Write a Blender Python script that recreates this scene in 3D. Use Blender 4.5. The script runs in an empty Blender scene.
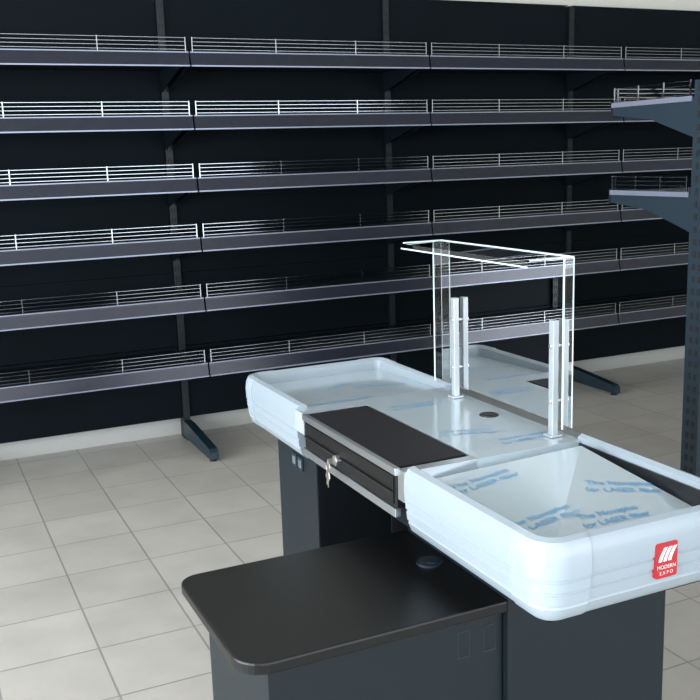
import bpy, bmesh, math, random
from mathutils import Vector, Matrix
random.seed(3)
sc=bpy.context.scene
sc.view_settings.view_transform='Standard'

# ---------------- materials ----------------
def mat(name,col,rough=.5,metal=0,bump=0,bscale=50,var=0,spec=.5,coat=0):
    m=bpy.data.materials.new(name); m.use_nodes=True
    nt=m.node_tree; b=nt.nodes['Principled BSDF']
    b.inputs['Base Color'].default_value=(*col,1); b.inputs['Roughness'].default_value=rough
    b.inputs['Metallic'].default_value=metal; b.inputs['Specular IOR Level'].default_value=spec
    b.inputs['Coat Weight'].default_value=coat
    if bump or var:
        tc=nt.nodes.new('ShaderNodeTexCoord'); n=nt.nodes.new('ShaderNodeTexNoise'); n.inputs['Scale'].default_value=bscale
        n.inputs['Detail'].default_value=4
        nt.links.new(tc.outputs['Object'],n.inputs['Vector'])
        if bump:
            bp=nt.nodes.new('ShaderNodeBump'); bp.inputs['Strength'].default_value=bump; bp.inputs['Distance'].default_value=.01
            nt.links.new(n.outputs['Fac'],bp.inputs['Height']); nt.links.new(bp.outputs['Normal'],b.inputs['Normal'])
        if var:
            r=nt.nodes.new('ShaderNodeValToRGB')
            r.color_ramp.elements[0].position=.3; r.color_ramp.elements[1].position=.7
            r.color_ramp.elements[0].color=(*[c*(1-var) for c in col],1); r.color_ramp.elements[1].color=(*[min(1,c*(1+var)) for c in col],1)
            nt.links.new(n.outputs['Fac'],r.inputs['Fac']); nt.links.new(r.outputs['Color'],b.inputs['Base Color'])
    return m
M={}
M['panel']=mat('panel_dark',(.0020,.0048,.0070),.6,var=.15,bscale=3,spec=.08)
M['post']=mat('post_dark',(.004,.008,.011),.4,spec=.3)
M['lip']=mat('price_rail',(.015,.017,.027),.26,metal=.2,spec=.4)
M['tray']=mat('shelf_tray',(.007,.011,.016),.4,spec=.3)
M['slot']=mat('slot_black',(.002,.002,.003),.8)
M['chrome']=mat('chrome_wire',(.40,.42,.45),.15,metal=1)
M['edge']=mat('rail_edge',(.22,.24,.31),.35,metal=.5)  # paler tone paints the highlight line along the dark rails
M['foot']=mat('foot_teal',(.006,.020,.030),.35)
M['gond']=mat('gondola_grey',(.009,.020,.030),.4,spec=.4)
M['white']=mat('bumper_plastic',(.265,.31,.35),.3,bump=.02,bscale=300)
M['whitecap']=mat('bumper_cap',(.29,.34,.385),.27)
M['base']=mat('cabinet_anthracite',(.005,.0100,.014),.45,spec=.3)
M['based']=mat('cabinet_inner',(.003,.005,.007),.7,spec=.2)  # darkened cabinet colour, paints the shade of the open recess
M['steel']=mat('brushed_steel',(.62,.66,.70),.28,metal=1)
M['black']=mat('laminate_black',(.004,.004,.0042),.34,bump=.05,bscale=400,spec=.32)
M['mat']=mat('rubber_mat',(.008,.008,.010),.7,bump=.2,bscale=600,var=.5,spec=.2)
M['plastic']=mat('black_plastic',(.006,.007,.009),.3,spec=.4)
M['postw']=mat('guard_post_alu',(.46,.50,.53),.28,metal=.5)
M['red']=mat('badge_red',(.38,.010,.018),.4)
M['badgew']=mat('badge_white',(.65,.65,.65),.4)
M['ink']=mat('film_blue_ink',(.07,.27,.48),.5)
M['brass']=mat('key_metal',(.55,.5,.42),.3,metal=1)
M['wall']=mat('wall_cream',(.62,.60,.54),.8,bump=.05,bscale=60)
M['ceil']=mat('ceiling_white',(.75,.75,.73),.9)
M['trim']=mat('baseboard_tile',(.40,.40,.38),.5)
M['frame']=mat('window_frame_white',(.7,.7,.7),.4)
def film(name,col,metal):
    m=mat(name,col,.17,metal=metal); nt=m.node_tree; b=nt.nodes['Principled BSDF']
    tc=nt.nodes.new('ShaderNodeTexCoord')
    mp=nt.nodes.new('ShaderNodeMapping'); mp.inputs['Rotation'].default_value=(0,0,.6); mp.inputs['Scale'].default_value=(3,8,3)
    n=nt.nodes.new('ShaderNodeTexNoise'); n.inputs['Scale'].default_value=1; n.inputs['Detail'].default_value=2; n.inputs['Distortion'].default_value=.4
    bp=nt.nodes.new('ShaderNodeBump'); bp.inputs['Strength'].default_value=.16; bp.inputs['Distance'].default_value=.012
    nt.links.new(tc.outputs['Object'],mp.inputs['Vector']); nt.links.new(mp.outputs['Vector'],n.inputs['Vector'])
    nt.links.new(n.outputs['Fac'],bp.inputs['Height']); nt.links.new(bp.outputs['Normal'],b.inputs['Normal'])
    return m
M['film']=film('steel_with_film',(.50,.575,.62),.40)
# acrylic
m=bpy.data.materials.new('acrylic_clear'); m.use_nodes=True; nt=m.node_tree; nt.nodes.clear()
o=nt.nodes.new('ShaderNodeOutputMaterial'); t=nt.nodes.new('ShaderNodeBsdfTransparent'); t.inputs[0].default_value=(.97,.985,.99,1)
g=nt.nodes.new('ShaderNodeBsdfGlossy'); g.inputs['Roughness'].default_value=0
fr=nt.nodes.new('ShaderNodeFresnel'); fr.inputs[0].default_value=1.49
m1=nt.nodes.new('ShaderNodeMixShader')
nt.links.new(fr.outputs[0],m1.inputs[0]); nt.links.new(t.outputs[0],m1.inputs[1]); nt.links.new(g.outputs[0],m1.inputs[2])
nt.links.new(m1.outputs[0],o.inputs[0])
M['acrylic']=m
M['acredge']=mat('acrylic_edge',(.60,.70,.72),.2)  # pale colour stands in for light glowing in the sheet edges
# floor tiles
m=mat('floor_tiles',(.4,.4,.4),.28); nt=m.node_tree; b=nt.nodes['Principled BSDF']
tc=nt.nodes.new('ShaderNodeTexCoord'); mp=nt.nodes.new('ShaderNodeMapping'); mp.inputs['Location'].default_value=(.27,.11,0)
br=nt.nodes.new('ShaderNodeTexBrick'); br.offset=0; br.squash=1
br.inputs['Scale'].default_value=1; br.inputs['Brick Width'].default_value=.3; br.inputs['Row Height'].default_value=.3
br.inputs['Mortar Size'].default_value=.0035; br.inputs['Mortar Smooth'].default_value=.2; br.inputs['Bias'].default_value=0
br.inputs['Color1'].default_value=(.43,.40,.365,1); br.inputs['Color2'].default_value=(.48,.45,.41,1); br.inputs['Mortar'].default_value=(.27,.26,.245,1)
nt.links.new(tc.outputs['Object'],mp.inputs['Vector']); nt.links.new(mp.outputs['Vector'],br.inputs['Vector'])
n=nt.nodes.new('ShaderNodeTexNoise'); n.inputs['Scale'].default_value=5; n.inputs['Detail'].default_value=5
mx=nt.nodes.new('ShaderNodeMixRGB'); mx.blend_type='OVERLAY'; mx.inputs[0].default_value=.2
nt.links.new(tc.outputs['Object'],n.inputs['Vector'])
nt.links.new(br.outputs['Color'],mx.inputs[1]); nt.links.new(n.outputs['Fac'],mx.inputs[2]); nt.links.new(mx.outputs[0],b.inputs['Base Color'])
bp=nt.nodes.new('ShaderNodeBump'); bp.inputs['Strength'].default_value=.4; bp.inputs['Distance'].default_value=.003; bp.invert=True
nt.links.new(br.outputs['Fac'],bp.inputs['Height']); nt.links.new(bp.outputs['Normal'],b.inputs['Normal'])
M['floor']=m

# ---------------- builder ----------------
class B:
    def __init__(s): s.v=[];s.f=[];s.mi=[];s.ms=[]
    def m(s,k):
        if k not in s.ms: s.ms.append(k)
        return s.ms.index(k)
    def add(s,vs,fs,k):
        o=len(s.v); s.v+= [tuple(p) for p in vs]; i=s.m(k)
        for f in fs: s.f.append([a+o for a in f]); s.mi.append(i)
    def box(s,x0,x1,y0,y1,z0,z1,k):
        vs=[(x,y,z) for z in (z0,z1) for y in (y0,y1) for x in (x0,x1)]
        s.add(vs,[(0,2,3,1),(4,5,7,6),(0,1,5,4),(2,6,7,3),(0,4,6,2),(1,3,7,5)],k)
    def prism(s,poly,axis,a,b,k):
        def p(q,t):
            if axis=='x': return (t,q[0],q[1])
            if axis=='y': return (q[0],t,q[1])
            return (q[0],q[1],t)
        n=len(poly); vs=[p(q,a) for q in poly]+[p(q,b) for q in poly]
        fs=[tuple(range(n))[::-1],tuple(range(n,2*n))]+[(i,(i+1)%n,(i+1)%n+n,i+n) for i in range(n)]
        s.add(vs,fs,k)
    def cyl(s,c,r,a,b,axis,k,n=20,r2=None):
        r2=r if r2 is None else r2
        vs=[]
        for t,rr in ((a,r),(b,r2)):
            for i in range(n):
                u=c[0]+rr*math.cos(2*math.pi*i/n); w=c[1]+rr*math.sin(2*math.pi*i/n)
                vs.append({'x':(t,u,w),'y':(u,t,w),'z':(u,w,t)}[axis])
        fs=[tuple(range(n))[::-1],tuple(range(n,2*n))]+[(i,(i+1)%n,(i+1)%n+n,i+n) for i in range(n)]
        s.add(vs,fs,k)
    def sweep(s,path,prof,k):
        n=len(path); rings=[]
        for i,p in enumerate(path):
            p=Vector(p)
            d1=(p-Vector(path[i-1])).normalized() if i>0 else None
            d2=(Vector(path[i+1])-p).normalized() if i<n-1 else None
            d1=d1 or d2; d2=d2 or d1
            n1=Vector((-d1.y,d1.x)); n2=Vector((-d2.y,d2.x)); nn=(n1+n2).normalized(); sc_=1/max(.3,nn.dot(n1))
            rings.append([(p.x+nn.x*o_*sc_,p.y+nn.y*o_*sc_,z) for o_,z in prof])
        m_=len(prof); vs=[q for r in rings for q in r]; fs=[]
        for i in range(n-1):
            for j in range(m_):
                fs.append((i*m_+j,i*m_+(j+1)%m_,(i+1)*m_+(j+1)%m_,(i+1)*m_+j))
        fs.append(tuple(range(m_))); fs.append(tuple(range((n-1)*m_,n*m_))[::-1])
        s.add(vs,fs,k)
    def obj(s,name,bevel=0,smooth=False,parent=None):
        me=bpy.data.meshes.new(name); me.from_pydata(s.v,[],s.f)
        for k in s.ms: me.materials.append(M[k])
        for p,i in zip(me.polygons,s.mi): p.material_index=i
        bm=bmesh.new(); bm.from_mesh(me); bmesh.ops.recalc_face_normals(bm,faces=bm.faces); bm.to_mesh(me); bm.free()
        ob=bpy.data.objects.new(name,me); sc.collection.objects.link(ob)
        if bevel:
            md=ob.modifiers.new('bev','BEVEL'); md.width=bevel; md.segments=2; md.limit_method='ANGLE'; md.angle_limit=.7
        if smooth:
            for p in me.polygons: p.use_smooth=True
            md=ob.modifiers.new('es','EDGE_SPLIT'); md.split_angle=.6
        if parent: ob.parent=parent
        return ob
def rounded(pts,r,seg=8,closed=False,rs=None):
    out=[]; n=len(pts)
    for i,p in enumerate(pts):
        p=Vector(p)
        rr=rs[i] if rs else r
        if (not closed and i in (0,n-1)) or rr<=0: out.append(tuple(p)); continue
        a=Vector(pts[i-1])-p; c=Vector(pts[(i+1)%n])-p
        a.normalize(); c.normalize()
        ang=a.angle(c); L=rr/math.tan(ang/2)
        s0=p+a*L; s1=p+c*L; cen=p+(a+c).normalized()*(rr/math.sin(ang/2))
        v0=s0-cen; v1=s1-cen
        a0=math.atan2(v0.y,v0.x); a1=math.atan2(v1.y,v1.x); da=(a1-a0+math.pi)%(2*math.pi)-math.pi
        for j in range(seg+1):
            t=a0+da*j/seg; out.append((cen.x+rr*math.cos(t),cen.y+rr*math.sin(t)))
    return out

# ---------------- room ----------------
RX0,RX1,RY0,RY1,H=-5.2,6.2,-9,.60,2.9
b=B(); b.box(RX0-.2,RX1+.2,RY0-.2,RY1+.2,-.1,0,'floor'); b.obj('floor')
b=B(); b.box(RX0,RX1,RY1,RY1+.15,0,H,'wall'); b.obj('wall_back')
b=B(); b.box(RX1,RX1+.15,RY0,RY1,0,H,'wall'); b.obj('wall_right')
b=B(); b.box(RX0-.2,RX1+.2,RY0-.2,RY1+.2,H,H+.1,'ceil'); b.obj('ceiling')
b=B(); b.box(RX0,RX1,RY1-.012,RY1,0,.09,'trim'); b.obj('baseboard_back')
b=B(); wy0,wy1,wz0,wz1=-6.5,-.6,.3,2.6
b.box(RX0-.15,RX0,RY0,wy0,0,H,'wall'); b.box(RX0-.15,RX0,wy1,RY1,0,H,'wall'); b.box(RX0-.15,RX0,wy0,wy1,0,wz0,'wall'); b.box(RX0-.15,RX0,wy0,wy1,wz1,H,'wall')
b.obj('wall_left')
b=B(); 
for y in (wy0,(wy0+wy1)/2-.03,wy1-.06): b.box(RX0-.10,RX0-.04,y,y+.06,wz0,wz1,'frame')
b.box(RX0-.10,RX0-.04,wy0,wy1,wz0,wz0+.06,'frame'); b.box(RX0-.10,RX0-.04,wy0,wy1,wz1-.06,wz1,'frame')
b.obj('window_1')
b=B(); fx0,fx1=-4.2,5.6
b.box(RX0,fx0,RY0-.15,RY0,0,H,'wall'); b.box(fx1,RX1,RY0-.15,RY0,0,H,'wall'); b.box(fx0,fx1,RY0-.15,RY0,0,wz0,'wall'); b.box(fx0,fx1,RY0-.15,RY0,wz1,H,'wall')
b.obj('wall_front')
b=B()
for i in range(5):
    x=fx0+(fx1-fx0-.06)*i/4; b.box(x,x+.06,RY0-.1,RY0-.04,wz0,wz1,'frame')
b.box(fx0,fx1,RY0-.1,RY0-.04,wz0,wz0+.06,'frame'); b.box(fx0,fx1,RY0-.1,RY0-.04,wz1-.06,wz1,'frame')
b.obj('window_2')

# ---------------- shelving wall ----------------
W=1.25; hs=[.4513+.2876*(5-i)+o_ for i,o_ in enumerate([-.009,-.002,.003,.013,.016,-.015])]
PD=.50
b=B(); n0,n1=-3,4
for n in range(n0,n1+1):
    X=n*W
    b.box(X-.018,X+.018,PD-.02,PD+.05,0,2.29,'post')
    z=.2
    while z<2.25:
        b.box(X-.010,X-.005,PD-.0215,PD-.019,z,z+.022,'slot'); b.box(X+.005,X+.010,PD-.0215,PD-.019,z,z+.022,'slot'); z+=.05
    b.prism([(PD-.02,0.015),(PD-.02,.10),(PD-.10,.10),(.02,.065),(.0,.05),(.0,.015)],'x',X-.022,X+.022,'foot')
    b.cyl((X,.03),.018,0,.02,'z','slot',10); b.cyl((X,PD-.05),.018,0,.02,'z','slot',10)
    for h in hs:
        zt=h+.045
        for sx in (-.022,.016):
            b.prism([(PD-.02,zt-.13),(PD-.02,zt-.005),(.04,zt-.005),(.04,zt-.035),(.15,zt-.05)],'x',X+sx,X+sx+.006,'post')
zs=[.11,.50,.89,1.28,1.67,2.0,2.29]
for n in range(n0,n1):
    X0=n*W+.019; X1=(n+1)*W-.019
    for a,c in zip(zs[:-1],zs[1:]): b.box(X0,X1,PD,PD+.02,a+.002,c-.002,'panel')
    b.box(X0,X1,PD+.021,PD+.03,.11,2.29,'slot')
    b.box(X0,X1,PD-.004,PD+.03,2.292,2.297,'post')
    for h in hs:
        x0=n*W+.004; x1=(n+1)*W-.004
        b.box(x0,x1,.02,PD-.02,h+.042,h+.048,'tray')
        b.box(x0,x1,.015,PD-.02,h+.020,h+.0415,'tray')
        b.prism([(.0,h),(.004,h-.002),(.02,h+.045),(.02,h+.062),(.012,h+.062),(.010,h+.050)],'x',x0,x1,'lip')
        b.box(x0,x1,-.003,.004,h-.003,h+.003,'edge')  # lighter strip as painted highlight on the lip's lower edge
        b.box(x0,x1,.010,.013,h+.058,h+.063,'edge')
        for k in range(4):
            z=h+.072+k*.017; b.box(x0+.01,x1-.01,.018,.0200,z,z+.0016,'chrome')
        for xx in (x0+.010,x0+W/3,x0+2*W/3,x1-.014):
            b.box(xx,xx+.004,.015,.018,h+.045,h+.127,'chrome')
shelf=b.obj('wall_shelving_unit')

# ---------------- right gondola ----------------
b=B(); GX,GY=1.022,-2.05
def guprt(X):
    b.box(X,X+.03,GY-.07,GY,0,1.655,'gond')
    z=.1
    while z<1.63:
        b.box(X-.001,X+.001,GY-.030,GY-.018,z,z+.02,'slot'); b.box(X-.001,X+.001,GY-.055,GY-.043,z,z+.02,'slot'); z+=.04
    b.prism([(GY,0.012),(GY,.10),(GY+.10,.10),(GY+.38,.06),(GY+.38,.012)],'x',X,X+.03,'gond')
guprt(GX); guprt(GX+1.25)
b.box(GX+.03,GX+1.25,GY-.03,GY-.01,.12,1.64,'panel')
for h in (1.565,1.265):
    zt=h+.035
    for X in (GX+.002,GX+1.25+.02):
        b.prism([(GY,zt-.12),(GY,zt+.0),(GY+.39,zt),(GY+.39,zt-.035),(GY+.20,zt-.055)],'x',X,X+.006,'gond')
    b.box(GX+.008,GX+1.27,GY,GY+.385,zt-.004,zt+.004,'gond')
    b.box(GX,GX+1.28,GY+.385,GY+.395,zt-.04,zt+.012,'lip')
    b.box(GX-.001,GX+.003,GY+.01,GY+.39,zt-.008,zt+.008,'edge')
    for k in range(4):
        z=zt+.012+k*.014
        b.box(GX+.004,GX+.006,GY+.02,GY+.385,z,z+.0016,'chrome'); b.box(GX+.004,GX+1.27,GY+.383,GY+.385,z,z+.0016,'chrome')
    for y in (GY+.02,GY+.14,GY+.26,GY+.38): b.box(GX+.002,GX+.006,y,y+.004,zt,zt+.058,'chrome')
    for x in (.02,.42,.84,1.25): b.box(GX+x,GX+x+.004,GY+.383,GY+.387,zt,zt+.058,'chrome')
b.obj('gondola_shelf_rack')

# ---------------- checkout counter ----------------
ctr=bpy.data.objects.new('checkout_counter',None); sc.collection.objects.link(ctr)
XL,XR,YF,YN=-.45,.0,-1.865,-3.285; Y1,Y2=-2.28,-2.84
prof=[(-.03,.840),(-.028,.856),(-.018,.862),(-.006,.858),(0,.846),(.003,.825),(.002,.800),(-.001,.798),(-.001,.795),(.001,.793),(0,.778),(-.003,.776),(-.003,.773),(-.001,.771),(-.003,.755),(-.006,.753),(-.006,.750),(-.005,.748),(-.012,.730),(-.022,.722),(-.03,.720)]
b=B()
b.sweep(rounded([(XL,Y1),(XL,YF),(XR,YF),(XR,Y1)],.05),prof,'white')
b.sweep(rounded([(XR,Y2+.01),(XR,YN),(XL,YN),(XL,Y2)],.05),prof,'white')
capp=[(o_+.0015,z+(.001 if z>.8 else -.001)) for o_,z in prof[2:-1]]
def corner(pts):
    b.sweep(rounded(pts,.05),capp,'whitecap')
corner([(XL+.09,YN),(XL,YN),(XL,YN+.09)])
corner([(XR,YN+.09),(XR,YN),(XR-.09,YN)])
corner([(XL,YF-.09),(XL,YF),(XL+.09,YF)]); corner([(XL+.36,YF),(XR,YF),(XR,YF-.09)])
b.box(XR-.028,XR,Y2+.012,Y1-.002,.722,.852,'steel')
b.obj('bumper_rims',smooth=True,parent=ctr)
b=B()
i_=.016
b.add([(XL+i_,Y1,.842),(XR-i_,Y1,.842),(XR-i_,YF-i_,.828),(XL+i_,YF-i_,.828)],[(0,1,2,3)],'film')
b.box(-.285,XR-.028,Y2,Y1,.800,.852,'film'); b.box(XL-.005,-.285,-2.335,Y1,.80,.852,'film')
b.box(XL-.003,-.285,Y2,-2.815,.79,.852,'steel')
b.box(XR-.0335,XR-.0305,YN+.06,Y2,.79,.846,'plastic')
A_=Vector((XL+i_,Y2,.826));B_=Vector((XR-i_,Y2,.822));C_=Vector((XR-i_,YN+i_,.790));D_=Vector((XL+i_,YN+i_,.798));E_=Vector((-.075,-2.90,.862))
TF=[(A_,B_,E_),(B_,C_,E_),(C_,D_,E_),(D_,A_,E_)]
b.add([A_,B_,C_,D_,E_],[(0,1,4),(1,2,4),(2,3,4),(3,0,4)],'film')
b.cyl((-.085,-2.575),.022,.850,.8545,'z','plastic',24); b.cyl((-.085,-2.575),.015,.854,.856,'z','slot',24)
b.obj('steel_top',parent=ctr)
b=B()
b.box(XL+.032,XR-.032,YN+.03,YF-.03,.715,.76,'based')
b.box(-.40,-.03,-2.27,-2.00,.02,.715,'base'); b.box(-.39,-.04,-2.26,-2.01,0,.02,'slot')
b.box(-.398,-.03,-2.272,-2.27,.0,.715,'based')  # thin dark skin, recess shade put into its colour
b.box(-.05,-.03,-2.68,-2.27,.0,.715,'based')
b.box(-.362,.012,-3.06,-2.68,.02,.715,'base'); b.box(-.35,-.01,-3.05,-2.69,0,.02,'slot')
b.box(-.40,-.0,-2.68,-2.678,.0,.715,'based')  # same dark skin on the opposite recess side, painted shade
for y in (-2.13,-2.17): 
    b.box(-.405,-.40,y-.016,y+.016,.655,.69,'gond'); b.box(-.4065,-.405,y-.009,y+.009,.662,.683,'steel')
b.obj('cabinet',bevel=.002,parent=ctr)
# cash drawer
b=B()
b.box(XL-.004,-.288,-2.812,-2.338,.770,.846,'plastic')
b.box(XL+.004,-.290,-2.805,-2.345,.846,.853,'mat')
b.box(XL-.009,XL+.003,-2.815,-2.335,.838,.853,'steel')
b.box(XL-.010,XL+.003,-2.815,-2.335,.752,.770,'steel')
b.box(XL-.007,XL-.003,-2.80,-2.35,.776,.834,'black')
b.box(XL-.012,XL-.006,-2.80,-2.35,.800,.803,'plastic')
b.cyl((-2.54,.795),.012,XL-.018,XL-.004,'x','steel',20)
b.box(XL-.034,XL-.018,-2.542,-2.538,.789,.801,'brass')
n=20
for i in range(n):
    a=2*math.pi*i/n; a2=2*math.pi*(i+1)/n; 
    c=(XL-.032,-2.54,.782)
    p=[(c[0],c[1]+r*math.cos(t),c[2]+r*math.sin(t)) for t in (a,a2) for r in (.010,.012)]
    q=[(x-.002,y,z) for x,y,z in p]
    b.add(p+q,[(0,1,3,2),(4,5,7,6),(0,2,6,4),(1,3,7,5)],'brass')
b.prism([(-2.546,.772),(-2.534,.772),(-2.530,.757),(-2.537,.750),(-2.538,.735),(-2.542,.735),(-2.543,.750),(-2.550,.757)],'x',XL-.035,XL-.033,'brass')
b.prism([(-2.536,.772),(-2.526,.770),(-2.520,.757),(-2.526,.750),(-2.524,.737),(-2.528,.737),(-2.532,.750),(-2.538,.757)],'x',XL-.032,XL-.030,'steel')
b.obj('cash_drawer',bevel=.0015,parent=ctr)
# badge
bo=-.082
b=B(); bx0,bx1,bz0,bz1=-.149+bo,-.103+bo,.761,.822; yb=YN-.0035
b.prism(rounded([(bx0,bz0),(bx1,bz0),(bx1,bz1),(bx0,bz1)],.004,4,True),'y',yb-.001,yb+.006,'red')
for k in range(3):
    x=bx0+.006+k*.010
    pts=[]
    for j in range(7):
        t=j/6; pts.append((x+.012*t**1.5,.790+.024*t))
    pts2=[(p[0]+.0065,p[1]) for p in pts][::-1]
    b.prism([p for p in pts+pts2],'y',yb-.002,yb-.001,'badgew')
b.obj('logo_badge',parent=ctr)
def text(s,loc,rot,size,key,name,parent,normal=None,off=.004):
    cu=bpy.data.curves.new(name,'FONT'); cu.body=s; cu.size=size; cu.align_x='CENTER'; cu.offset=size*off
    ob=bpy.data.objects.new(name,cu); sc.collection.objects.link(ob)
    bpy.context.view_layer.update()
    me=bpy.data.meshes.new_from_object(ob.evaluated_get(bpy.context.evaluated_depsgraph_get()))
    bpy.data.objects.remove(ob)
    o2=bpy.data.objects.new(name,me); sc.collection.objects.link(o2); me.materials.clear(); me.materials.append(M[key])
    if normal is not None:
        xd=Vector((math.cos(rot),math.sin(rot),0)); xd=(xd-normal*xd.dot(normal)).normalized(); yd=normal.cross(xd)
        o2.matrix_world=Matrix(((xd.x,yd.x,normal.x,loc[0]),(xd.y,yd.y,normal.y,loc[1]),(xd.z,yd.z,normal.z,loc[2]),(0,0,0,1)))
    else:
        o2.location=loc; o2.rotation_euler=rot
    o2.parent=parent
    return o2
text('MODERN',(-.126+bo,yb-.0015,.777),(math.pi/2,0,0),.0095,'badgew','badge_text_top',ctr)
text('E X P O',(-.126+bo,yb-.0015,.767),(math.pi/2,0,0),.0085,'badgew','badge_text_bottom',ctr)
L1='The Novaplus'; L2='for LASER fiber'
def ontray(x,y):
    for a,c,d in TF:
        den=(c.y-d.y)*(a.x-d.x)+(d.x-c.x)*(a.y-d.y)
        l1=((c.y-d.y)*(x-d.x)+(d.x-c.x)*(y-d.y))/den; l2=((d.y-a.y)*(x-d.x)+(a.x-d.x)*(y-d.y))/den; l3=1-l1-l2
        if min(l1,l2,l3)>=-1e-4:
            n=(c-a).cross(d-a).normalized(); n=n if n.z>0 else -n
            return l1*a.z+l2*c.z+l3*d.z,n
    return .85,Vector((0,0,1))
k=0
for (x,y,r) in [(-.32,-2.91,.02),(-.32,-3.10,.02),(-.20,-3.14,.0),(-.11,-3.06,-.35)]:
    z,n=ontray(x,y)
    for j,l in enumerate((L1,L2)):
        k+=1; xd=Vector((math.cos(r),math.sin(r),0)); xd=(xd-n*xd.dot(n)).normalized(); yd=n.cross(xd)
        p=Vector((x,y,z))-yd*.026*j+n*.0014
        text(l,p,r,.023,'ink','film_print_%d'%k,ctr,n)
up=Vector((0,0,1))
for (x,y,r) in [(-.19,-2.40,.0),(-.2,-2.66,-.3),(-.12,-2.76,.0)]:
    for j,l in enumerate((L1,L2)):
        k+=1; text(l,(x+math.sin(r)*.026*j,y-math.cos(r)*.026*j,.8528),r,.021,'ink','film_print_%d'%k,ctr,up)
far_n=Vector((0,-.014,.40)).normalized()
for (x,y,r) in [(-.27,-2.08,.5),(-.14,-2.12,-.2),(-.3,-2.24,.0)]:
    k+=1; text(L1,(x,y,.842-(abs(y-Y1))*.035+.0015),r,.026,'ink','film_print_%d'%k,ctr,far_n,0)

# ---------------- side table (part of the counter) ----------------
b=B(); tz=.66
poly=rounded([(-.870,-3.065),(-.364,-3.065),(-.364,-2.672),(-.870,-2.672)],.05,8,True,rs=[.055,0,0,.04])
b.prism(poly,'z',tz-.022,tz,'black')
b.obj('side_tabletop',bevel=.004,parent=ctr)
b=B()
b.box(-.82,-.364,-3.045,-2.70,.02,tz-.022,'base'); b.box(-.81,-.41,-3.03,-2.72,0,.02,'slot')
for x in (-.46,-.405):
    for (a,c,e,g) in ((0,.026,0,.002),(0,.026,.05,.052),(0,.002,0,.052),(.024,.026,0,.052)): b.box(x+a,x+c,-3.0465,-3.044,.56+e,.56+g,'gond')
b.obj('side_table_cabinet',bevel=.0015,parent=ctr)
b=B(); gx,gy=-.406,-2.852
b.cyl((gx,gy),.026,tz,tz+.004,'z','gond',28); b.cyl((gx,gy),.020,tz+.004,tz+.0045,'z','slot',28); b.cyl((gx+.004,gy-.004),.012,tz+.0045,tz+.006,'z','gond',20)
b.obj('cable_grommet',parent=ctr)

# ---------------- sneeze guard ----------------
grd=bpy.data.objects.new('acrylic_sneeze_guard',None); sc.collection.objects.link(grd)
b=B()
for y in (-2.39,-2.79):
    b.box(-.070,-.056,y-.008,y+.008,.853,1.105,'postw'); b.box(-.078,-.048,y-.014,y+.014,.853,.858,'postw')
    for z in (.93,1.05): b.cyl((y,z),.005,-.074,-.044,'x','steel',12)
b.obj('posts',bevel=.001,parent=grd)
px=-.050; ya,yc=-2.835,-2.305; zt=1.240; rt=-.022
b=B(); b.add([(px,ya,.88),(px,yc,.88),(px,yc,zt),(px,ya,zt)],[(0,1,2,3)],'acrylic')
b.add([(px,ya,.88),(px+rt,ya,.88),(px+rt,ya,zt),(px,ya,zt)],[(0,1,2,3)],'acrylic')
b.add([(px,yc,.88),(px+rt,yc,.88),(px+rt,yc,zt),(px,yc,zt)],[(0,1,2,3)],'acrylic')
b.obj('pane',parent=grd)
b=B()
b.add([(px,ya,zt),(px,yc,zt),(px-.108,yc,zt-.002),(px-.108,ya,zt-.002)],[(0,1,2,3)],'acrylic')
b.add([(px-.108,ya,zt-.002),(px-.108,yc,zt-.002),(px-.113,yc,zt-.012),(px-.113,ya,zt-.012)],[(0,1,2,3)],'acrylic')
b.obj('canopy',parent=grd)
b=B(); e=.0015
b.box(px-.0005,px+.0015,ya-e,ya,.88,zt,'acredge'); b.box(px-.0005,px+.0015,yc,yc+e,.88,zt,'acredge')
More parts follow.
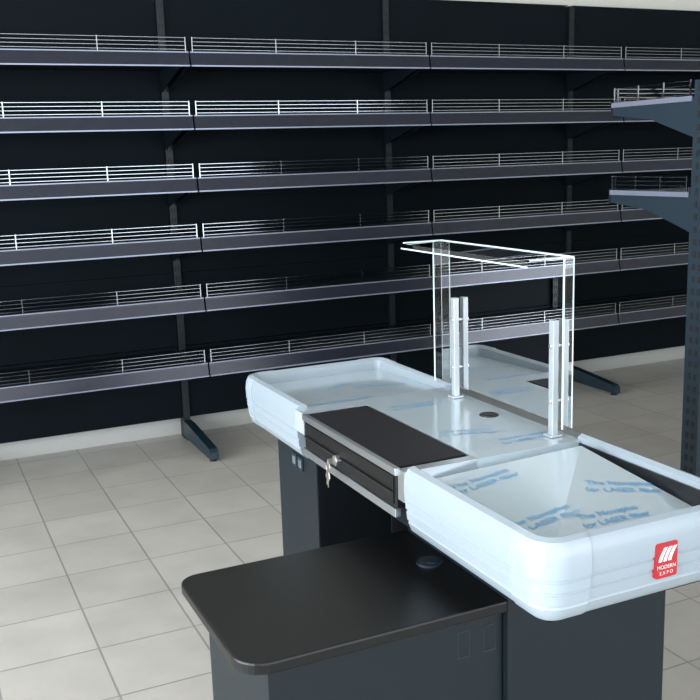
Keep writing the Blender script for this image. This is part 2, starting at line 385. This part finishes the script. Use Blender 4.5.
b.box(px+rt-.0025,px+rt,ya-e,ya+e,.88,zt,'acredge'); b.box(px+rt-.002,px+rt,yc-e,yc+e,.88,zt,'acredge')
b.box(px-.001,px+.002,ya,yc,zt-.001,zt+.002,'acredge'); b.box(px-.115,px-.113,ya,yc,zt-.014,zt-.011,'acredge')
b.box(px-.108,px,ya-e,ya,zt-.001,zt+.002,'acredge'); b.box(px-.108,px,yc,yc+e,zt-.001,zt+.002,'acredge')
b.obj('polished_edges',parent=grd)  # thin pale strips, edge glow put into the colour

# ---------------- lights ----------------
def area(name,loc,rot,sx,sy,e,col):
    l=bpy.data.lights.new(name,'AREA'); l.shape='RECTANGLE'; l.size=sx; l.size_y=sy; l.energy=e; l.color=col
    o=bpy.data.objects.new(name,l); sc.collection.objects.link(o); o.location=loc; o.rotation_euler=rot
area('window_daylight_left',(RX0+.02,(wy0+wy1)/2,(wz0+wz1)/2),(0,-math.pi/2,0),wz1-wz0,wy1-wy0,620,(.88,.945,1))
area('window_daylight_front',((fx0+fx1)/2,RY0+.02,(wz0+wz1)/2),(math.pi/2,0,0),fx1-fx0,wz1-wz0,380,(.88,.945,1))
w=bpy.data.worlds.new('World'); sc.world=w; w.use_nodes=True; w.node_tree.nodes['Background'].inputs[0].default_value=(.7,.85,1,1); w.node_tree.nodes['Background'].inputs[1].default_value=1.0

# ---------------- camera ----------------
f,yaw,pitch,roll=964.9865,0.4318,0.1980,-0.0319
F=Vector((math.sin(yaw)*math.cos(pitch),math.cos(yaw)*math.cos(pitch),-math.sin(pitch)))
R=Vector((math.cos(yaw),-math.sin(yaw),0)); U=R.cross(F)
R2=R*math.cos(roll)+U*math.sin(roll); U2=-R*math.sin(roll)+U*math.cos(roll)
cd=bpy.data.cameras.new('cam'); cam=bpy.data.objects.new('camera',cd); sc.collection.objects.link(cam)
cd.sensor_width=36; cd.lens=36*f/700; cd.clip_start=.05
mw=Matrix(((R2.x,U2.x,-F.x,-1.2867),(R2.y,U2.y,-F.y,-4.4194),(R2.z,U2.z,-F.z,1.4548),(0,0,0,1)))
cam.matrix_world=mw
sc.camera=cam
